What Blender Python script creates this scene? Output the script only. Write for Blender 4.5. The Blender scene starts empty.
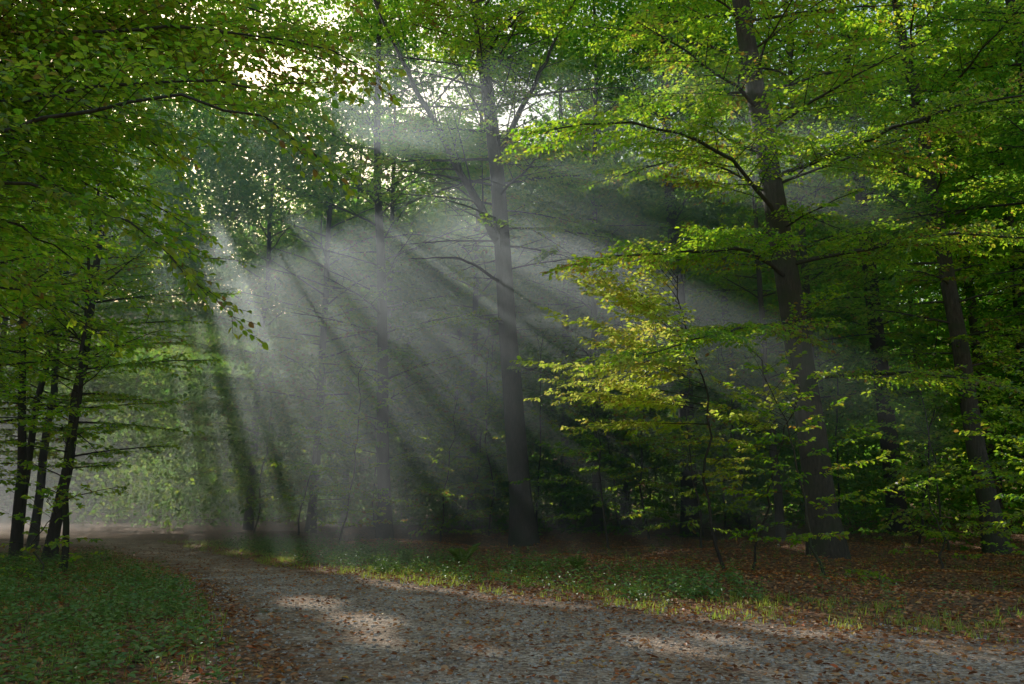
import bpy, math, numpy as np, time
from mathutils import Vector
T0=time.time()
rng=np.random.default_rng(7)
scene=bpy.context.scene
az=math.radians(-24.7); el=math.radians(27)
S=np.array([math.sin(az)*math.cos(el),math.cos(az)*math.cos(el),math.sin(el)])

# ------------------------------------------------ materials
def newmat(name):
    m=bpy.data.materials.new(name); m.use_nodes=True
    nt=m.node_tree; nt.nodes.clear()
    return m,nt,nt.nodes,nt.links
def ramp(N,stops,interp='LINEAR'):
    r=N.new('ShaderNodeValToRGB'); e=r.color_ramp.elements
    while len(e)<len(stops): e.new(0.5)
    for i,(p,c) in enumerate(stops):
        e[i].position=p; e[i].color=(c[0],c[1],c[2],1)
    r.color_ramp.interpolation=interp
    return r
def noise(N,L,vec,scale,detail=4,rough=.6):
    n=N.new('ShaderNodeTexNoise'); n.inputs['Scale'].default_value=scale
    n.inputs['Detail'].default_value=detail; n.inputs['Roughness'].default_value=rough
    L.new(vec,n.inputs['Vector']); return n
def leafmat(name,cols,trans,tmix=.5,gloss=.05):
    m,nt,N,L=newmat(name)
    geo=N.new('ShaderNodeNewGeometry')
    r1=ramp(N,cols); r2=ramp(N,trans)
    nz=noise(N,L,geo.outputs['Position'],.35,1)
    mth=N.new('ShaderNodeMath'); mth.operation='MULTIPLY_ADD'
    L.new(nz.outputs['Fac'],mth.inputs[0]); mth.inputs[1].default_value=1.2; mth.inputs[2].default_value=-.6
    ad=N.new('ShaderNodeMath'); ad.operation='ADD'; ad.use_clamp=True
    L.new(mth.outputs[0],ad.inputs[0]); L.new(geo.outputs['Random Per Island'],ad.inputs[1])
    L.new(ad.outputs[0],r1.inputs[0]); L.new(ad.outputs[0],r2.inputs[0])
    d=N.new('ShaderNodeBsdfDiffuse'); t=N.new('ShaderNodeBsdfTranslucent')
    L.new(r1.outputs[0],d.inputs['Color']); L.new(r2.outputs[0],t.inputs['Color'])
    m1=N.new('ShaderNodeMixShader'); m1.inputs[0].default_value=tmix
    L.new(d.outputs[0],m1.inputs[1]); L.new(t.outputs[0],m1.inputs[2]); out=m1
    if gloss>0:
        g=N.new('ShaderNodeBsdfGlossy'); g.inputs['Roughness'].default_value=.42; g.inputs['Color'].default_value=(.9,.95,1,1)
        m2=N.new('ShaderNodeMixShader'); m2.inputs[0].default_value=gloss
        L.new(m1.outputs[0],m2.inputs[1]); L.new(g.outputs[0],m2.inputs[2]); out=m2
    o=N.new('ShaderNodeOutputMaterial'); L.new(out.outputs[0],o.inputs['Surface'])
    return m
M_leaf=leafmat('beech_leaf',[(0,(.045,.12,.014)),(.6,(.08,.165,.02)),(.97,(.13,.17,.025)),(1,(.2,.1,.03))],
   [(0,(.34,.74,.03)),(.6,(.70,.95,.04)),(.97,(.88,.90,.06)),(1,(.6,.36,.06))],.64)
M_leafy=leafmat('beech_leaf_yellowing',[(0,(.10,.17,.02)),(.7,(.14,.19,.03)),(1,(.2,.16,.04))],
   [(0,(.72,.96,.08)),(.7,(.93,.96,.18)),(1,(.92,.74,.16))],.75)
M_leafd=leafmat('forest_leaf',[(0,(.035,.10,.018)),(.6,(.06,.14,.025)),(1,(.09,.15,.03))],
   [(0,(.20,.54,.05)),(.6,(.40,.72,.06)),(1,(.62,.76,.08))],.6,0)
M_weed=leafmat('weed_leaf',[(0,(.08,.19,.04)),(.6,(.16,.28,.05)),(1,(.22,.30,.07))],
   [(0,(.2,.45,.06)),(1,(.4,.6,.1))],.2)
M_grass=leafmat('grass_blade',[(0,(.12,.20,.025)),(.7,(.20,.29,.035)),(1,(.34,.31,.09))],
   [(0,(.5,.78,.05)),(1,(.85,.9,.16))],.5,.04)
M_dead=leafmat('fallen_leaf',[(0,(.20,.075,.025)),(.35,(.40,.14,.04)),(.65,(.58,.26,.08)),(.85,(.62,.38,.18)),(.95,(.66,.14,.02)),(1,(.62,.36,.06))],
   [(0,(.10,.04,.02)),(1,(.4,.2,.05))],.12,.04)
def barkmat(name,c1,c2,c3):
    m,nt,N,L=newmat(name)
    geo=N.new('ShaderNodeNewGeometry')
    mp=N.new('ShaderNodeMapping'); mp.inputs['Scale'].default_value=(1,1,.22); L.new(geo.outputs['Position'],mp.inputs['Vector'])
    n1=noise(N,L,mp.outputs[0],22,6,.7); n2=noise(N,L,geo.outputs['Position'],1.6,3)
    r=ramp(N,[(.3,c1),(.7,c2)]); L.new(n1.outputs['Fac'],r.inputs[0])
    r2=ramp(N,[(.48,(0,0,0)),(.66,(1,1,1))]); L.new(n2.outputs['Fac'],r2.inputs[0])
    mx=N.new('ShaderNodeMixRGB'); L.new(r2.outputs[0],mx.inputs[0]); L.new(r.outputs[0],mx.inputs[1]); mx.inputs[2].default_value=(*c3,1)
    b=N.new('ShaderNodeBsdfPrincipled'); b.inputs['Roughness'].default_value=.9
    L.new(mx.outputs[0],b.inputs['Base Color'])
    bp=N.new('ShaderNodeBump'); bp.inputs['Strength'].default_value=.8; bp.inputs['Distance'].default_value=.03
    L.new(n1.outputs['Fac'],bp.inputs['Height']); L.new(bp.outputs[0],b.inputs['Normal'])
    o=N.new('ShaderNodeOutputMaterial'); L.new(b.outputs[0],o.inputs['Surface'])
    return m
M_bark=barkmat('beech_bark',(.04,.036,.03),(.125,.115,.09),(.06,.075,.04))
M_barkd=barkmat('dark_bark',(.025,.022,.018),(.07,.06,.05),(.038,.048,.028))

def groundmat(name,path):
    m,nt,N,L=newmat(name)
    geo=N.new('ShaderNodeNewGeometry'); P=geo.outputs['Position']
    v=N.new('ShaderNodeTexVoronoi'); v.inputs['Scale'].default_value=16; v.inputs['Randomness'].default_value=1; L.new(P,v.inputs['Vector'])
    n0=noise(N,L,P,40,5,.7); n1=noise(N,L,P,1.1,4)
    sep=N.new('ShaderNodeSeparateColor'); L.new(v.outputs['Color'],sep.inputs[0])
    lit=ramp(N,[(0,(.08,.045,.024)),(.3,(.22,.11,.052)),(.6,(.38,.18,.08)),(.85,(.48,.27,.13)),(1,(.52,.19,.05))])
    L.new(sep.outputs[0],lit.inputs[0])
    dk=ramp(N,[(.35,(.4,.38,.35)),(.7,(1,1,1))]); L.new(n0.outputs['Fac'],dk.inputs[0])
    mul=N.new('ShaderNodeMixRGB'); mul.blend_type='MULTIPLY'; mul.inputs[0].default_value=1
    L.new(lit.outputs[0],mul.inputs[1]); L.new(dk.outputs[0],mul.inputs[2])
    gm=ramp(N,[(.58,(0,0,0)),(.72,(1,1,1))]); L.new(n1.outputs['Fac'],gm.inputs[0])
    gc=N.new('ShaderNodeMixRGB'); L.new(gm.outputs[0],gc.inputs[0]); L.new(mul.outputs[0],gc.inputs[1]); 
    g2=ramp(N,[(.3,(.04,.06,.015)),(.7,(.10,.14,.035))]); L.new(n0.outputs['Fac'],g2.inputs[0]); L.new(g2.outputs[0],gc.inputs[2])
    col=gc.outputs[0]; h=v.outputs['Distance']
    b=N.new('ShaderNodeBsdfPrincipled'); b.inputs['Roughness'].default_value=.95
    bp=N.new('ShaderNodeBump'); bp.inputs['Strength'].default_value=.9; bp.inputs['Distance'].default_value=.05
    if path:
        vg=N.new('ShaderNodeTexVoronoi'); vg.inputs['Scale'].default_value=30; L.new(P,vg.inputs['Vector'])
        s2=N.new('ShaderNodeSeparateColor'); L.new(vg.outputs['Color'],s2.inputs[0])
        gr=ramp(N,[(0,(.22,.155,.11)),(.4,(.50,.39,.30)),(.75,(.68,.57,.46)),(1,(.84,.77,.68))]); L.new(s2.outputs[0],gr.inputs[0])
        n3=noise(N,L,P,.9,6,.7)
        pt=ramp(N,[(.35,(.62,.46,.33)),(.62,(1.1,1.02,.95))]); L.new(n3.outputs['Fac'],pt.inputs[0])
        gm2=N.new('ShaderNodeMixRGB'); gm2.blend_type='MULTIPLY'; gm2.inputs[0].default_value=1
        L.new(gr.outputs[0],gm2.inputs[1]); L.new(pt.outputs[0],gm2.inputs[2])
        at=N.new('ShaderNodeAttribute'); at.attribute_name='sd'
        n4=noise(N,L,P,1.6,7,.75)
        a=N.new('ShaderNodeMath'); a.operation='MULTIPLY_ADD'; L.new(n4.outputs['Fac'],a.inputs[0]); a.inputs[1].default_value=6; 
        L.new(at.outputs['Fac'],a.inputs[2])
        mr=N.new('ShaderNodeMapRange'); mr.inputs['From Min'].default_value=1.3; mr.inputs['From Max'].default_value=2.7
        L.new(a.outputs[0],mr.inputs['Value'])
        fm=N.new('ShaderNodeMixRGB'); L.new(mr.outputs[0],fm.inputs[0]); L.new(gm2.outputs[0],fm.inputs[1]); L.new(col,fm.inputs[2])
        col=fm.outputs[0]
        hh=N.new('ShaderNodeMixRGB'); L.new(mr.outputs[0],hh.inputs[0]); L.new(vg.outputs['Distance'],hh.inputs[1]); L.new(v.outputs['Distance'],hh.inputs[2]); h=hh.outputs[0]
    L.new(h,bp.inputs['Height'])
    bp2=N.new('ShaderNodeBump'); bp2.inputs['Strength'].default_value=.6; bp2.inputs['Distance'].default_value=.12
    n5=noise(N,L,P,3,4); L.new(n5.outputs['Fac'],bp2.inputs['Height']); L.new(bp2.outputs[0],bp.inputs['Normal'])
    L.new(col,b.inputs['Base Color']); L.new(bp.outputs[0],b.inputs['Normal'])
    o=N.new('ShaderNodeOutputMaterial'); L.new(b.outputs[0],o.inputs['Surface'])
    return m
M_ground=groundmat('leaf_litter_ground',False); M_path=groundmat('gravel_path',True)
def simple(name,c1,c2):
    m,nt,N,L=newmat(name); geo=N.new('ShaderNodeNewGeometry')
    r=ramp(N,[(0,c1),(1,c2)]); L.new(geo.outputs['Random Per Island'],r.inputs[0])
    b=N.new('ShaderNodeBsdfPrincipled'); b.inputs['Roughness'].default_value=.85; L.new(r.outputs[0],b.inputs['Base Color'])
    o=N.new('ShaderNodeOutputMaterial'); L.new(b.outputs[0],o.inputs['Surface']); return m
M_stone=simple('pebble_stone',(.2,.17,.14),(.6,.54,.48))

# ------------------------------------------------ mesh helpers
NLEAF=0
class MB:
    def __init__(s): s.v=[];s.f=[];s.m=[];s.n=0
    def add(s,v,f,mat=0):
        if len(v)==0: return
        s.v.append(v.astype(np.float32)); s.f.append((f+s.n).astype(np.int32)); s.m.append(np.full(len(f),mat,np.int32)); s.n+=len(v)
    def build(s,name,mats,smooth0=False):
        v=np.concatenate(s.v); f=np.concatenate(s.f); mi=np.concatenate(s.m)
        me=bpy.data.meshes.new(name)
        me.vertices.add(len(v)); me.vertices.foreach_set('co',v.ravel())
        me.loops.add(len(f)*4); me.loops.foreach_set('vertex_index',f.ravel())
        me.polygons.add(len(f)); me.polygons.foreach_set('loop_start',np.arange(len(f),dtype=np.int32)*4)
        for mt in mats: me.materials.append(mt)
        me.polygons.foreach_set('material_index',mi)
        me.polygons.foreach_set('use_smooth',(mi==0) if smooth0 else np.zeros(len(f),bool))
        me.update(calc_edges=True)
        o=bpy.data.objects.new(name,me); scene.collection.objects.link(o); return o
def nrm(a): return a/np.maximum(np.linalg.norm(a,axis=-1,keepdims=True),1e-9)
def tubes(mb,P,R,sides,mat=0,vertical=False):
    m,k,_=P.shape
    T=nrm(np.gradient(P,axis=1))
    ref=np.array([1.,0,0]) if vertical else np.array([0.,0,1.])
    A=nrm(np.cross(T,ref)+1e-6); B=np.cross(T,A)
    an=np.arange(sides)*2*np.pi/sides
    V=P[:,:,None,:]+R[:,:,None,None]*(np.cos(an)[None,None,:,None]*A[:,:,None,:]+np.sin(an)[None,None,:,None]*B[:,:,None,:])
    idx=np.arange(m*k*sides).reshape(m,k,sides)
    a=idx[:,:-1,:]; b=np.roll(idx,-1,2)[:,:-1,:]; c=np.roll(idx,-1,2)[:,1:,:]; d=idx[:,1:,:]
    mb.add(V.reshape(-1,3),np.stack([a,b,c,d],-1).reshape(-1,4),mat)
def leaves(mb,p,d,n,l,w,detail,mat=1):
    global NLEAF
    N=len(p)
    if N==0: return
    NLEAF+=N
    d=nrm(d); s=nrm(np.cross(d,n)); u=np.cross(s,d)
    l=l[:,None]; w=w[:,None]
    if detail==1:
        V=np.stack([p,p+d*l*.45+s*w*.5+u*l*.06,p+d*l-u*l*.08,p+d*l*.45-s*w*.5+u*l*.06],1)
        mb.add(V.reshape(-1,3),np.arange(N*4).reshape(N,4),mat)
    else:
        V=np.stack([p,p+d*l*.28+s*w*.42+u*w*.16,p+d*l*.66+s*w*.42+u*w*.12,p+d*l-u*l*.12,p+d*l*.66-s*w*.42+u*w*.12,p+d*l*.28-s*w*.42+u*w*.16],1)
        i=np.arange(N)[:,None]*6
        f=np.concatenate([i+np.array([[0,1,2,3]]),i+np.array([[0,3,4,5]])],0)
        mb.add(V.reshape(-1,3),f,mat)
def evalP(P,par,u):
    k=P.shape[1]; x=np.clip(u,0,.999)*(k-1); i=x.astype(int); fr=(x-i)[:,None]
    a=P[par,i]; b=P[par,i+1]
    return a*(1-fr)+b*fr, nrm(b-a)
def children(P,L,R,spacing,ratio,u0,kpts,droop,ang=(38,62),vj=.12):
    n=np.maximum(2,(L*(1-u0)/spacing)).astype(int)
    par=np.repeat(np.arange(len(L)),n)
    j=np.concatenate([np.arange(q) for q in n])
    u=u0+(1-u0)*(j+rng.uniform(.1,.9,len(j)))/n[par]
    pos,T=evalP(P,par,u)
    side=nrm(np.cross(T,np.array([0,0,1.]))+1e-6)*np.where(j%2==0,1,-1)[:,None]
    phi=np.radians(rng.uniform(*ang,len(j)))*(1-.35*u)
    d=np.cos(phi)[:,None]*T+np.sin(phi)[:,None]*side
    d[:,2]+=rng.normal(0,vj,len(j)); d=nrm(d)
    l=L[par]*ratio*(1.05-.7*u)*rng.uniform(.6,1.15,len(j))
    s=np.linspace(0,1,kpts)
    C=pos[:,None,:]+d[:,None,:]*(s[None,:,None]*l[:,None,None])
    C[:,:,2]-=droop*(s[None,:]*l[:,None])**2
    r=R[par]*(1.05-.8*u)*.5
    return C,l,r
# gaps cut out of the leaves to shape the sunbeams: ground point of the shaft, radius
gaps=[(-26,48,1.),(-22,46,.9),(-18.5,43,.8),(-15.8,40.5,.6),(11,25,.8),(14.5,27.5,.8),(18.5,29,.95),(23,31,.95),(20,35,.9),(9.6,23.9,.36),(12.7,26.2,.4),(16.5,28,.4),
 (-7.8,25.2,.40),(-5.5,21.9,.45),(-3.7,19.1,.65),(-1.8,16.6,1.05),(.2,14.6,1.15),(1.9,12.9,1.05),(3.5,11.3,1.15),(5.0,10.3,1.15),(7.2,10.2,1.1),(9.5,11.4,1.2),(6.6,13.6,.6),(11.8,13.0,1.),(-2.6,17.8,.7),(-.6,15.6,.9),(-10.3,28.6,.42),
 (5.8,9.0,1.),(6.8,8.2,.9),(-1.9,11.2,.5),(1.6,9.3,.45),(-3.0,13.2,.5)]
fan=[(-13.6,37.8,.42),(-12.0,36,.30),(-10.6,34.4,.44),(-8.3,32,.50),(-6.9,30.5,.30),(-5.4,29.2,.48),(-3.0,27.4,.54),(-.3,24.8,.52),(.9,23.8,.26),(2.1,22.6,.50),(4.4,22.9,.55),(6.2,22.9,.34),(8.0,22.8,.52)]
gaps+=fan
rg=np.random.default_rng(3)
for c in range(11):
    cx,cy=rg.uniform(-9.5,-1.5),rg.uniform(-6,6)
    for i in range(3): gaps.append((cx+rg.normal(0,.5),cy+rg.normal(0,.5),rg.uniform(.5,.9)))
for c in range(18):
    cx,cy=rg.uniform(3,25),rg.uniform(-9,8.5)
    for i in range(4): gaps.append((cx+rg.normal(0,.6),cy+rg.normal(0,.6),rg.uniform(.6,1.1)))
for i in range(12): gaps.append((rg.uniform(-3,7),rg.uniform(7.5,12),rg.uniform(.2,.4)))
GQ=np.array([(a,b,0.) for a,b,c in gaps]); GR=np.array([c for a,b,c in gaps])
def keep(p,ymin=25):
    k=np.ones(len(p),bool)
    for q,r in zip(GQ,GR):
        d=p-q; al=d@S; pe=d-al[:,None]*S
        k&=~((p[:,1]>max(ymin,q[1]+6))&(np.einsum('ij,ij->i',pe,pe)<r*r))
    return k
def foliate(mb,P,L,R,q=1.,detail=1,twigs=True,mat=1,sp2=.28,ratio2=.46,u0=.12,cull=True,dens=1.,size=.098,droop=.03,wood=0,lsp=.046,sp3=.10):
    C2,l2,r2=children(P,L,R,sp2*q**.3/dens,ratio2,u0,5,droop)
    C3,l3,r3=children(C2,l2,r2,sp3*q**.6,.48,.1,3,droop*2,(35,60),.18)
    if twigs:
        tubes(mb,C2,np.maximum(r2,.004)[:,None]*np.linspace(1,.35,5)[None],3,wood)
        if detail==2: tubes(mb,C3,np.full((len(l3),3),.0022),3,wood)
    for (C,l) in ((C3,l3),(C2,l2)):
        n=np.maximum(2,(l/(lsp*q))).astype(int); par=np.repeat(np.arange(len(l)),n)
        j=np.concatenate([np.arange(x) for x in n]); u=(j+1.)/n[par]
        pos,T=evalP(C,par,u)
        side=nrm(np.cross(T,np.array([0,0,1.]))+1e-6)*np.where(j%2==0,1,-1)[:,None]
        d=T*rng.uniform(.5,1.,len(j))[:,None]+side*rng.uniform(.4,1,len(j))[:,None]; d[:,2]+=rng.normal(-.25,.35,len(j))
        nn=np.stack([rng.normal(0,.6,len(j)),rng.normal(0,.6,len(j)),np.ones(len(j))],1)
        ll=size*q*rng.uniform(.65,1.2,len(j))
        if cull:
            k=keep(pos); pos,d,nn,ll=pos[k],d[k],nn[k],ll[k]
        leaves(mb,pos,d,nn,ll,ll*rng.uniform(.56,.74,len(ll)),detail,mat)
def trunk_poly(x,y,h,lean,wig=.12,k=16):
    s=np.linspace(0,1,k)
    w=np.cumsum(rng.normal(0,wig,(k,2)),0)*.5; w-=w[0]
    return np.stack([x+lean[0]*s+w[:,0]*s**.3,y+lean[1]*s+w[:,1]*s**.3,-.25+(h+.25)*s],1)
def tree(name,x,y,h,r,lean=(0,0),cb=.35,nl=36,ll=4.,q=1.,detail=1,mats=None,cull=True,azr=None,dens=1.,extra=None,mb=None,el0=8,wig=.12,size=.098,sides=14,twigs=True,lsp=.046,sp3=.10):
    own=mb is None
    if own: mb=MB()
    P=trunk_poly(x,y,h,lean,wig)
    s=np.linspace(0,1,16); R=r*(1-.72*s)+r*.5*np.exp(-s*h/.45)
    tubes(mb,P[None],R[None],sides,0,True)
    t=cb+(1-cb)*((np.arange(nl)+rng.uniform(0,1,nl))/nl)**.9
    p0,_=evalP(P[None],np.zeros(nl,int),t)
    a=np.arange(nl)*2.39996+rng.uniform(-.4,.4,nl)
    if azr is not None: a=np.radians(rng.uniform(azr[0],azr[1],nl))
    e=np.radians(el0+45*((t-cb)/(1-cb))**1.5+rng.normal(0,7,nl))
    prof=(.62+.38*np.sin(np.pi*np.clip((t-cb)/(1-cb)*1.1,0,1)))*(1-.45*((t-cb)/(1-cb))**2)
    L=ll*prof*rng.uniform(.7,1.15,nl)
    k=9; ss=np.linspace(0,1,k)
    hd=np.stack([np.cos(a),np.sin(a)],1)
    LP=np.zeros((nl,k,3)); w=np.cumsum(rng.normal(0,.05,(nl,k,2)),1)*(L[:,None,None]/4); w-=w[:,:1]
    LP[:,:,:2]=p0[:,None,:2]+hd[:,None,:]*(ss[None,:,None]*(L*np.cos(e))[:,None,None])+w
    LP[:,:,2]=p0[:,None,2]+(L*np.sin(e))[:,None]*ss-.028*(ss*L[:,None])**2
    LR=np.minimum(r*.22,.009*L+.006)
    tubes(mb,LP,LR[:,None]*np.linspace(1,.2,k)[None],5,0)
    foliate(mb,LP,L,LR,q,detail,twigs,1,cull=cull,dens=dens,size=size,lsp=lsp,sp3=sp3)
    if extra: extra(mb,P)
    if own: return mb.build(name,mats or [M_bark,M_leaf],True)
def limb(mb,T,pts,r,q=1,detail=2,mat=1,ratio=.38,sp2=.26,size=.09,u0=.1,cull=False,droop=.04,lsp=.05):
    pts=np.array(pts,float); k=14
    if T is not None:
        z=pts[0,2]; pts[0,0]=np.interp(z,T[:,2],T[:,0]); pts[0,1]=np.interp(z,T[:,2],T[:,1])
    d=np.r_[0,np.cumsum(np.linalg.norm(np.diff(pts,axis=0),axis=1))]; u=np.linspace(0,d[-1],k)
    P=np.stack([np.interp(u,d,pts[:,i]) for i in range(3)],1)
    for _ in range(2): P[1:-1]=(P[:-2]+2*P[1:-1]+P[2:])/4
    P[1:-1]+=rng.normal(0,.012*d[-1]**.5,(k-2,3))
    tubes(mb,P[None],(r*np.linspace(1,.2,k))[None],6,0)
    foliate(mb,P[None],np.array([d[-1]]),np.array([r*.6]),q,detail,True,mat,sp2=sp2,ratio2=ratio,u0=u0,cull=cull,size=size,droop=droop,lsp=lsp)
def clumps(name,nc,per,X,Y,Z,spr,flat,size,mat,dropf=None,cull=False):
    mb=MB(); cx=rng.uniform(*X,nc); cy=rng.uniform(*Y,nc); cz=rng.uniform(*Z,nc)
    if dropf is not None:
        k=~dropf(cx,cy,cz); cx,cy,cz=cx[k],cy[k],cz[k]; nc=len(cx)
    i=np.repeat(np.arange(nc),per); n=len(i); sp=rng.uniform(*spr,nc)[i]
    p=np.stack([cx[i]+rng.normal(0,1,n)*sp,cy[i]+rng.normal(0,1,n)*sp,np.maximum(cz[i]+rng.normal(0,flat,n)*sp,.05)],1)
    if cull: p=p[keep(p)]
    n=len(p); s=rng.uniform(*size,n)
    leaves(mb,p,rng.normal(0,1,(n,3)),rng.normal(0,.7,(n,3))+[0,-.2,1],s,s*rng.uniform(.55,.75,n),1,0)
    return mb.build(name,[mat])

# ------------------------------------------------ path polygon and terrain
left=[(-1,-20),(-1.2,0),(-2.3,7.5),(-3.3,9.8),(-4.8,13.5),(-7.9,19),(-11.5,24.5),(-15.5,30),(-22,36),(-35,44),(-60,55)]
right=[(-57,60),(-32,48.5),(-19.5,40),(-12.8,33),(-9.5,27.8),(-5,20.6),(-.2,14.9),(2.6,12),(5.5,10),(9,7),(10,-20)]
poly=np.array(left+right,float)
def psd(x,y):
    p=np.stack([x,y],-1); d=np.full(x.shape,1e9); ins=np.zeros(x.shape,bool)
    for i in range(len(poly)):
        a=poly[i]; b=poly[(i+1)%len(poly)]; e=b-a
        w=p-a; t=np.clip((w@e)/(e@e),0,1); dd=np.linalg.norm(w-t[...,None]*e,axis=-1); d=np.minimum(d,dd)
        c=((a[1]>y)!=(b[1]>y))&(x<(b[0]-a[0])*(y-a[1])/(b[1]-a[1]+1e-12)+a[0]); ins^=c
    return np.where(ins,-d,d)
def sstep(a,b,x):
    t=np.clip((x-a)/(b-a),0,1); return t*t*(3-2*t)
def gz(x,y):
    sd=psd(x,y); m=sstep(1.0,6,sd)
    return m*(.12+.14*np.sin(x*.45+1)*np.cos(y*.38)+.07*np.sin(x*1.3+y*.9)+.05*np.sin(y*1.9-x*.7))+44*sstep(90,210,np.hypot(x,y))
def grid(name,X,Y,zf,mat,maskf=None):
    n,m=X.shape; Z=zf(X,Y); V=np.stack([X,Y,Z],-1).reshape(-1,3); idx=np.arange(n*m).reshape(n,m)
    F=np.stack([idx[:-1,:-1],idx[1:,:-1],idx[1:,1:],idx[:-1,1:]],-1).reshape(-1,4)
    if maskf is not None:
        sd=maskf(X,Y).ravel(); F=F[(sd[F]<.85).all(1)]
        used=np.unique(F); mp=np.full(len(V),-1); mp[used]=np.arange(len(used)); V=V[used]; F=mp[F]; sd=sd[used]
    mb=MB(); mb.add(V,F,0); o=mb.build(name,[mat],True)
    if maskf is not None:
        at=o.data.attributes.new('sd','FLOAT','POINT'); at.data.foreach_set('value',sd.astype(np.float32))
    return o
u=np.linspace(-1,1,281); g=400*np.sinh(6*u)/np.sinh(6)
X,Y=np.meshgrid(g-1,g+18,indexing='ij'); grid('ground',X,Y,gz,M_ground)
X,Y=np.meshgrid(np.arange(-45,12,.2),np.arange(-12,56,.2),indexing='ij')
grid('gravel_path',X,Y,lambda x,y:x*0+.012,M_path,psd)

# ------------------------------------------------ main trees on the right
def ext1(mb,P):
    limb(mb,P,[(-.2,27.6,9.8),(-1.8,27,12.4),(-3.4,26.6,15.4),(-4.8,26.4,18.5)],.15,1.6,1,cull=True)
    limb(mb,P,[(-.5,27.7,13),(.8,27.2,15.6),(2.2,27,18.6)],.12,1.6,1,cull=True)
    limb(mb,P,[(-.1,27.5,8.6),(-1.6,26.6,9.2),(-3.2,26,9.0)],.06,1.2,1,cull=True)
    limb(mb,P,[(.1,27.5,7.2),(-1.4,26.2,7.3),(-2.6,25.4,6.8)],.05,1.2,1,cull=True)
    limb(mb,P,[(.2,27.5,5.6),(1.6,26,5.7),(2.6,24.8,5.1)],.05,1.2,1,cull=True)
tree('beech_tree',.41,27.8,27,.38,(-1.9,0),.34,92,5.6,1.5,extra=ext1,cull=True)
def ext2(mb,P):
    limb(mb,P,[(7.2,20.4,6.9),(5.4,18.6,7.1),(3.2,17.2,6.6),(1.2,16.4,6.1)],.06,1.2,2)
    limb(mb,P,[(7.3,20.4,5.4),(5.6,18.2,5.3),(3.7,16.4,4.6),(2.2,15.6,4.1)],.05,1.15,2)
    limb(mb,P,[(7.1,20.4,8.4),(5,18.4,9.3),(2.5,16.8,9.4),(.3,16,8.7)],.06,1.2,2)
    limb(mb,P,[(7.0,20.4,9.4),(8.8,17,9.6),(10,14.2,8.8)],.06,1.1,2)
    limb(mb,P,[(7.2,20.4,7.2),(9.6,18,7.3),(11.8,16.6,6.6)],.06,1.1,2)
    limb(mb,P,[(7.2,20.4,4.4),(8.9,18,4.2),(10.6,16.4,3.4)],.05,1.1,2)
tree('beech_tree',7.45,20.6,25,.37,(-2.3,0),.3,66,5.2,1.3,detail=1,extra=ext2)
tree('beech_tree',-4.8,33,24,.26,(-.9,0),.12,62,4.8,1.8)
tree('beech_tree',13.3,24,23,.28,(-1.8,.3),.22,60,4.8,1.4)
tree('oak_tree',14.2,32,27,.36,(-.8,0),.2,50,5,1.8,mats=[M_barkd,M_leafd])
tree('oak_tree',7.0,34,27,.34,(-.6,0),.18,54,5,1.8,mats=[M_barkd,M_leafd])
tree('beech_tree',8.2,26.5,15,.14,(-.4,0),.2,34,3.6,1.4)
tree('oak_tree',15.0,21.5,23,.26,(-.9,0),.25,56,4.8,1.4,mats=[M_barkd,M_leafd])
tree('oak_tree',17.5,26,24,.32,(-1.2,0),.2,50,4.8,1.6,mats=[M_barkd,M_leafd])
tree('beech_tree',3.6,37,26,.2,(-.3,0),.15,54,5,2)
tree('beech_tree',10.4,29,23,.18,(-.5,0),.2,50,4.8,1.8)
tree('beech_tree',19,34,26,.25,(-.5,0),.2,46,5,2)
for (x,y,h,r) in [(-9,39,24,.2),(-13,43,24,.2),(-6.5,43,26,.2),(-9.5,49,26,.2),(-2.0,42,29,.2),(6,46,28,.22),(11,42,28,.25),(2.5,42,30,.22)]:
    tree('beech_tree',x,y,h,r,(rng.uniform(-.8,.8),0),.06,74,5.6,2.4,dens=1.1,twigs=False)
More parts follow.
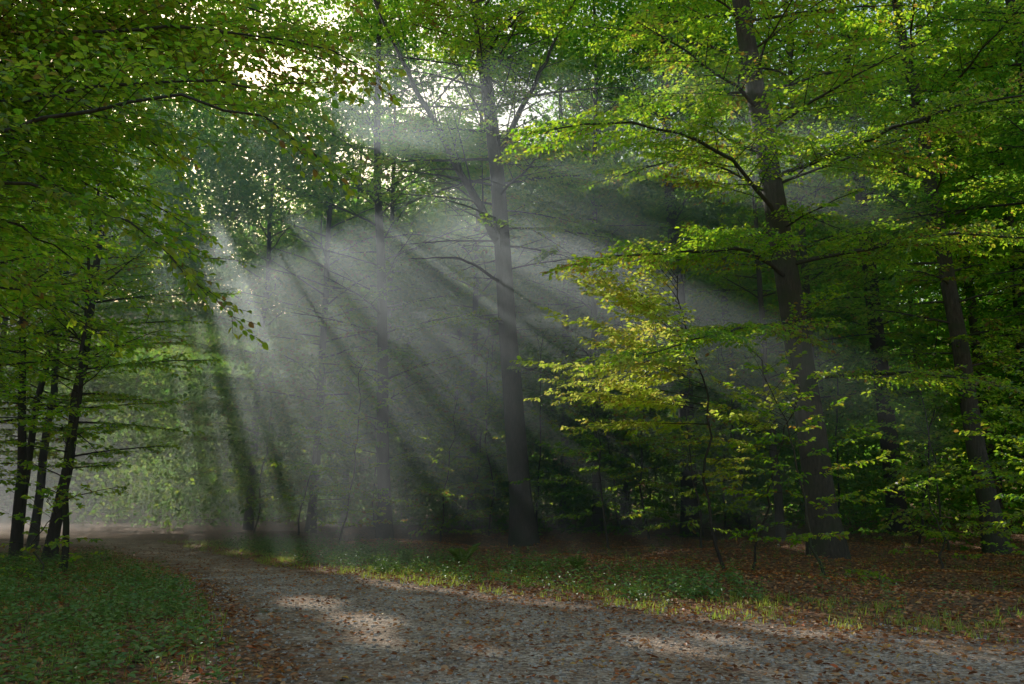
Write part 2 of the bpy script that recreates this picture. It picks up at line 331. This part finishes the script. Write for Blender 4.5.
# left side of the path
H=[M_barkd,M_leaf]
for (x,y,h,r,lx,cb,nl,ll,q) in [(-11.6,22,13,.15,1.1,.2,46,3.6,1.3),(-12.2,21.6,12.5,.12,-.3,.25,36,3.2,1.3),(-13.2,23.4,13,.11,.4,.22,36,3.2,1.4),
  (-14.8,27,15,.14,.3,.18,46,3.8,1.5),(-18.5,30,15,.15,.3,.2,46,4,1.7),(-10.8,16.5,12,.11,.6,.18,50,3.4,1.15),(-9.8,12.5,12,.12,.5,.2,46,3.4,1.),
  (-9.6,18.8,9,.07,.1,.16,34,2.5,1.15),(-13.2,18.6,12,.1,.3,.12,50,3.4,1.2),(-18,25,14,.12,.3,.1,46,3.8,1.5)]:
    tree('hornbeam_tree',x,y,h,r,(lx,0),cb,nl,ll,q,mats=H,cull=False)
def extL(mb,P):
    f=dict(q=1,detail=2,sp2=.16,size=.088,lsp=.062)
    limb(mb,P,[(-6.3,7.4,4.6),(-4.48,7,4.7),(-3.37,7,5.02),(-2.3,7,4.97),(-1.5,7.1,4.35)],.03,ratio=.34,**f)
    limb(mb,P,[(-6.3,7.4,4.1),(-4.4,7,4.27),(-3.55,7,4.04),(-2.55,7.2,3.2)],.026,ratio=.36,**f)
    limb(mb,P,[(-6.3,7.6,5),(-4.6,7.8,5.4),(-3.4,8,5.7),(-2.0,8.2,5.75)],.03,ratio=.36,**f)
    limb(mb,P,[(-6.4,7.6,5.2),(-5,8.6,6.3),(-3.8,9.4,6.8),(-2.6,10,6.7)],.03,ratio=.36,**f)
    for i in range(14):
        z=rng.uniform(3.4,7.2); y=rng.uniform(6.6,10.5); xt=-.42*y+rng.uniform(-1.2,.35)
        if z<4.2: xt-=.8
        limb(mb,P,[(-6.3,7.6,z-.3),(-5.2,(7.6+y)/2,z+.2),(xt-.8,y,z+.25),(xt,y+.2,z-.25)],.024,ratio=.36,**f)
    for i in range(10):
        z=rng.uniform(6.2,8.9); y=rng.uniform(8,12); xt=-.42*y+rng.uniform(.2,2.2)
        limb(mb,P,[(-6.3,7.6,z-.8),(-5.,(7.6+y)/2,z),(xt-.8,y,z+.25),(xt,y+.2,z-.1)],.03,ratio=.36,**f)
tree('beech_tree',-6.5,7.6,9,.13,(.1,0),.35,16,2.4,1.,detail=1,extra=extL,cull=False,lsp=.06)

# ------------------------------------------------ understory saplings
def sapling(x,y,h,q=1.1,ll=1.8,nl=16,mats=None,azr=None,detail=2,cb=.12,lean=None):
    tree('beech_sapling',x,y,h,.013+.0035*h,(rng.uniform(-.9,.9) if lean is None else lean,0),cb,int(nl*1.3),ll,q,detail=detail,mats=mats,cull=y>24,azr=azr,el0=4,sides=7,wig=.16)
sapling(4.2,17.4,6.2,1.15,3.6,18,[M_barkd,M_leafy],(150,230),cb=.48,lean=-1.2)
sapling(4.8,17.8,3.8,1.15,2.5,12,[M_barkd,M_leafy],(140,230),cb=.55)
sapling(6.0,16.6,4.2,1.1,2.2,18)
sapling(9.5,15.2,3.0,1.1,2.0,16)
sapling(11.2,17.5,5.2,1.1,2.6,20)
sapling(5.2,24.2,6.5,1.4,2.6,20)
sapling(-5.6,28.2,6,1.4,2.8,20,cb=.1); sapling(2.8,25,6,1.3,2.6,18,cb=.15); sapling(-2.4,29.5,5,1.4,2.8,20,cb=.08)
sapling(-.8,31,7,1.5,3,24,cb=.08); sapling(-8.6,35,7,1.6,3,24,cb=.08); sapling(-11.4,38.5,7,1.6,3,24,cb=.08)
sapling(11,22,5,1.3,2.5,18); sapling(14,18.5,4.5,1.1,2.5,18)
sapling(8.6,12.9,1.3,1.,.9,10); sapling(9.2,18.8,2.6,1.1,1.6,12)
sapling(-8.6,15.5,1.6,1.1,1.3,14)
for (x,y,h) in [(4.5,29,8),(1,33,8),(8.5,31,8),(12,26,7),(16,29,8),(-2,39,9),(5,40,9),(13,35,9),(18,23,7),(20,29,9),(-6,38,8),(9,37,9)]:
    sapling(x,y,h,1.8,3.4,26,[M_barkd,M_leafd],detail=1,cb=.06)

# ------------------------------------------------ deeper forest
def far(x,y,q,nl,ll,mb):
    h=rng.uniform(25,31)
    if x<6 and y>50: h=rng.uniform(23,29)
    if x<-18 and y>50: h=rng.uniform(12,16)
    tree('',x,y,h,rng.uniform(.15,.3),(rng.uniform(-1,1),0),.06,nl,ll,q,mb=mb,cull=True,twigs=False,sides=8)
mb=MB()
for i in range(42):
    x=rng.uniform(-50,62); y=rng.uniform(58,84)
    if x<-16 and y<72: y+=10
    far(x,y,4,56,6,mb)
for i in range(24):
    x=rng.uniform(14,48); y=rng.uniform(28,52)
    if x<y*.6: x=y*.6+rng.uniform(0,4)
    far(x,y,2.9,50,5.4,mb)
for i in range(12):
    x=rng.uniform(-40,-19); y=rng.uniform(18,36); 
    if x>-.62*y-6: x=-.62*y-8
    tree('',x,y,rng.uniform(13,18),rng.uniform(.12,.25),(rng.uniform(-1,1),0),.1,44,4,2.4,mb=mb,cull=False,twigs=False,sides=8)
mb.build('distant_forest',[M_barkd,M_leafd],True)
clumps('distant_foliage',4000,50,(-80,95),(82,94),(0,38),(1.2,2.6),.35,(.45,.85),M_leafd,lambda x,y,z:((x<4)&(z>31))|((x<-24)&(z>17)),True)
def dropf(x,y,z):  # thins the added leaf slab so sun reaches left trees and path end
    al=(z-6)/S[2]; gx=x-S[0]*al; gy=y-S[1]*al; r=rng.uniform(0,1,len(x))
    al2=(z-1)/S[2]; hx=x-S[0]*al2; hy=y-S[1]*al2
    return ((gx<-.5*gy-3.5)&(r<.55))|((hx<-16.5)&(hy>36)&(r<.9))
clumps('sun_blocking_foliage',13000,46,(-46,26),(32,72),(13,23),(.6,1.2),.3,(.17,.30),M_leafd,dropf,True)  # dense treetop leaf slab added to block the sun between the cut shafts
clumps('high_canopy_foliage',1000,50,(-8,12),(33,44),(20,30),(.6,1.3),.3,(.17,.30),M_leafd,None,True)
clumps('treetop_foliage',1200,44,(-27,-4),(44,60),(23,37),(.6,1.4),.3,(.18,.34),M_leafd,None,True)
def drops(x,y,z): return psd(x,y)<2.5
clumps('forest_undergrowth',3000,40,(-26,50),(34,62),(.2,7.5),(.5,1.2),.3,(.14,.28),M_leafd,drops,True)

# ------------------------------------------------ ground cover
def scatter(n,x0,x1,y0,y1,f):
    x=rng.uniform(x0,x1,n); y=rng.uniform(y0,y1,n); sd=psd(x,y); k=rng.uniform(0,1,n)<f(x,y,sd); return x[k],y[k]
mb=MB()
clump=lambda x,y:.5+.5*np.sin(x*1.7+2*np.sin(y*.8))*np.cos(y*1.3+1.5*np.sin(x))
x,y=scatter(110000,-14,20,6,32,lambda x,y,sd:np.where(sd<-.6,.2+.8*clump(x,y)*sstep(-2.5,4,x),.9)*np.clip(1.6-y/25,.25,1))
n=len(x); z=gz(x,y)+.016+rng.uniform(0,.02,n); a=rng.uniform(0,6.28,n)
leaves(mb,np.stack([x,y,z],1),np.stack([np.cos(a),np.sin(a),rng.normal(.1,.25,n)],1),np.stack([rng.normal(0,.45,n),rng.normal(0,.45,n),np.ones(n)],1),rng.uniform(.045,.09,n),rng.uniform(.03,.055,n),2,0)
mb.build('fallen_leaves',[M_dead])
mb=MB(); x,y=scatter(16000,-8,8,6,18,lambda x,y,sd:np.where(sd<.1,1,.05)); n=len(x)
cube=np.array([(-1,-1,-1),(1,-1,-1),(1,1,-1),(-1,1,-1),(-.7,-.7,1),(.7,-.7,1),(.7,.7,1),(-.7,.7,1)],float)
cf=np.array([(0,3,2,1),(4,5,6,7),(0,1,5,4),(1,2,6,5),(2,3,7,6),(3,0,4,7)])
a=rng.uniform(0,6.28,n); sz=rng.uniform(.004,.014,n)*rng.uniform(.6,1.6,n)
V=cube[None]+rng.normal(0,.22,(n,8,3)); V*=np.stack([sz*1.3,sz,sz*.7],1)[:,None,:]
c,s_=np.cos(a)[:,None],np.sin(a)[:,None]
V=np.stack([V[:,:,0]*c-V[:,:,1]*s_,V[:,:,0]*s_+V[:,:,1]*c,V[:,:,2]],-1)+np.stack([x,y,np.full(n,.016)],1)[:,None,:]
mb.add(V.reshape(-1,3),(cf[None]+np.arange(n)[:,None,None]*8).reshape(-1,4),0); mb.build('pebbles',[M_stone])
def grass(name,x,y,nb,h):
    n=len(x)*nb; X=np.repeat(x,nb)+rng.normal(0,.05,n); Yy=np.repeat(y,nb)+rng.normal(0,.05,n); z=gz(X,Yy)
    a=rng.uniform(0,6.28,n); d=np.stack([np.cos(a),np.sin(a),0*a],1); sd_=np.stack([-np.sin(a),np.cos(a),0*a],1)
    H=np.repeat(h*rng.uniform(.5,1.5,len(x)),nb)[:,None]*rng.uniform(.4,1.1,n)[:,None]; w=rng.uniform(.003,.006,n)[:,None]; b=rng.uniform(.2,1.1,n)[:,None]
    p=np.stack([X,Yy,z],1); up=np.array([0,0,1.])
    p1=p+up*H*.6+d*H*b*.3; p2=p+up*H*.9+d*H*b*.9
    V=np.stack([p-sd_*w,p+sd_*w,p1+sd_*w*.8,p1-sd_*w*.8,p2+sd_*w*.15,p2-sd_*w*.15],1)
    i=np.arange(n)[:,None]*6
    mb=MB(); mb.add(V.reshape(-1,3),np.concatenate([i+np.array([[0,1,2,3]]),i+np.array([[3,2,4,5]])],0),0); mb.build(name,[M_grass])
x,y=scatter(20000,-14,14,8,32,lambda x,y,sd:np.where((sd>-.7)&(sd<2.3)&(x>-.6*y+5),.95*clump(x*1.3,y*1.1)**1.1,0.02*(sd>-.3)))
grass('verge_grass',x,y,9,.12)
x,y=scatter(2500,-12,-2,6,26,lambda x,y,sd:np.where((sd>-.3)&(x<-.45*y+1.5),.5,0)); grass('bank_grass',x,y,7,.15)
def weeds(name,x,y,h,nlv,size,mat=M_weed):
    n=len(x); z=gz(x,y); H=h*rng.uniform(.4,1.2,n)
    N=n*nlv; i=np.repeat(np.arange(n),nlv); f=np.tile((np.arange(nlv)+.6)/nlv,n); a=rng.uniform(0,6.28,N)
    ln=rng.normal(0,.15,(n,2))
    p=np.stack([x[i]+ln[i,0]*f*H[i],y[i]+ln[i,1]*f*H[i],z[i]+H[i]*f],1)
    d=np.stack([np.cos(a),np.sin(a),rng.uniform(-.2,.6,N)],1)
    mb=MB()
    k=3; s=np.linspace(0,1,k)
    P=np.stack([x[:,None]+ln[:,:1]*s*H[:,None],y[:,None]+ln[:,1:]*s*H[:,None],z[:,None]+H[:,None]*s],-1); tubes(mb,P,np.full((n,k),.002),3,0,True)
    l=size*rng.uniform(.6,1.3,N)*(1.1-.4*f); p=p+d*(l*.35)[:,None]
    leaves(mb,p,d,np.stack([rng.normal(0,.3,N),rng.normal(0,.3,N),np.ones(N)],1),l,l*.6,2,0)
    mb.build(name,[mat])
x,y=scatter(10000,-13,-2.2,6.5,24,lambda x,y,sd:np.where((sd>.0)&(x<-.45*y+1.5),.2+.8*clump(x,y)**1.4,0)*np.clip(1.5-y/20,.3,1)); weeds('nettle_plants',x,y,.34,8,.085)
x,y=scatter(12000,-10,4,13,32,lambda x,y,sd:np.where((sd>.1)&(sd<4)&(x>-.6*y+5),.65*clump(x*.8,y),0)); weeds('woodland_plants',x,y,.34,9,.09)
x,y=scatter(4500,0,18,10,26,lambda x,y,sd:np.where((sd>.8),.25*clump(x*.8,y)**1.5,0)); weeds('bramble_plants',x,y,.32,8,.07)
def fern(x,y,s=.8):
    mb=MB(); nf=8; a=np.arange(nf)*2*np.pi/nf+rng.uniform(-.3,.3,nf); k=10; t=np.linspace(0,1,k); L=s*rng.uniform(.8,1.15,nf)
    P=np.zeros((nf,k,3)); z0=float(gz(np.array([x]),np.array([y]))[0])
    P[:,:,0]=x+np.cos(a)[:,None]*L[:,None]*t*.6; P[:,:,1]=y+np.sin(a)[:,None]*L[:,None]*t*.6; P[:,:,2]=z0+L[:,None]*(1.3*t-.65*t**2)
    tubes(mb,P,np.full((nf,k),.004),3,0)
    for sg in (1,-1):
        m=20; par=np.repeat(np.arange(nf),m); u=np.tile(np.linspace(.12,.98,m),nf); pos,T=evalP(P,par,u)
        sd_=nrm(np.cross(T,[0,0,1.]))*sg; l=.24*s*np.sin(np.pi*np.clip(u*.85+.12,0,1))
        leaves(mb,pos,sd_+T*.35,np.tile([0,0,1.],(len(u),1)),l,l*.16+.008,1,0)
    mb.build('fern',[M_weed])
for q in [(-1.1,19.4,.75),(-2.6,21.4,.5),(1.3,17.6,.45)]: fern(*q)

# ------------------------------------------------ morning mist
bpy.ops.mesh.primitive_cube_add(size=1,location=(-15,33.5,5.75)); o=bpy.context.object; o.name='morning_mist'; o.scale=(49,31,12.5)
m,nt,N,L=newmat('mist_volume'); vs=N.new('ShaderNodeVolumeScatter'); vs.inputs['Color'].default_value=(.82,.93,1,1)
vs.inputs['Density'].default_value=.024; vs.inputs['Anisotropy'].default_value=.55
ou=N.new('ShaderNodeOutputMaterial'); L.new(vs.outputs[0],ou.inputs['Volume']); o.data.materials.append(m)

# ------------------------------------------------ light, sky, camera
w=bpy.data.worlds.new('World'); scene.world=w; w.use_nodes=True; N=w.node_tree.nodes; L=w.node_tree.links
sk=N.new('ShaderNodeTexSky'); sk.sky_type='NISHITA'; sk.sun_disc=False; sk.sun_elevation=el; sk.sun_rotation=az; sk.air_density=2.0; sk.dust_density=2; sk.ozone_density=1.8
L.new(sk.outputs[0],N['Background'].inputs[0]); N['Background'].inputs[1].default_value=.15
sl=bpy.data.lights.new('sun','SUN'); sl.energy=5; sl.angle=math.radians(.5); sl.color=(1,.97,.89)
so=bpy.data.objects.new('sun',sl); scene.collection.objects.link(so); so.rotation_euler=Vector(S).to_track_quat('Z','Y').to_euler(); so.location=(-10,30,30)
cd=bpy.data.cameras.new('camera'); cd.lens=30; cd.sensor_width=36; cd.clip_end=1500
co=bpy.data.objects.new('camera',cd); scene.collection.objects.link(co); co.location=(0,0,1.5); co.rotation_euler=(math.radians(100.5),0,0); scene.camera=co
scene.view_settings.view_transform='Standard'
print('LEAVES',NLEAF,'time',time.time()-T0)
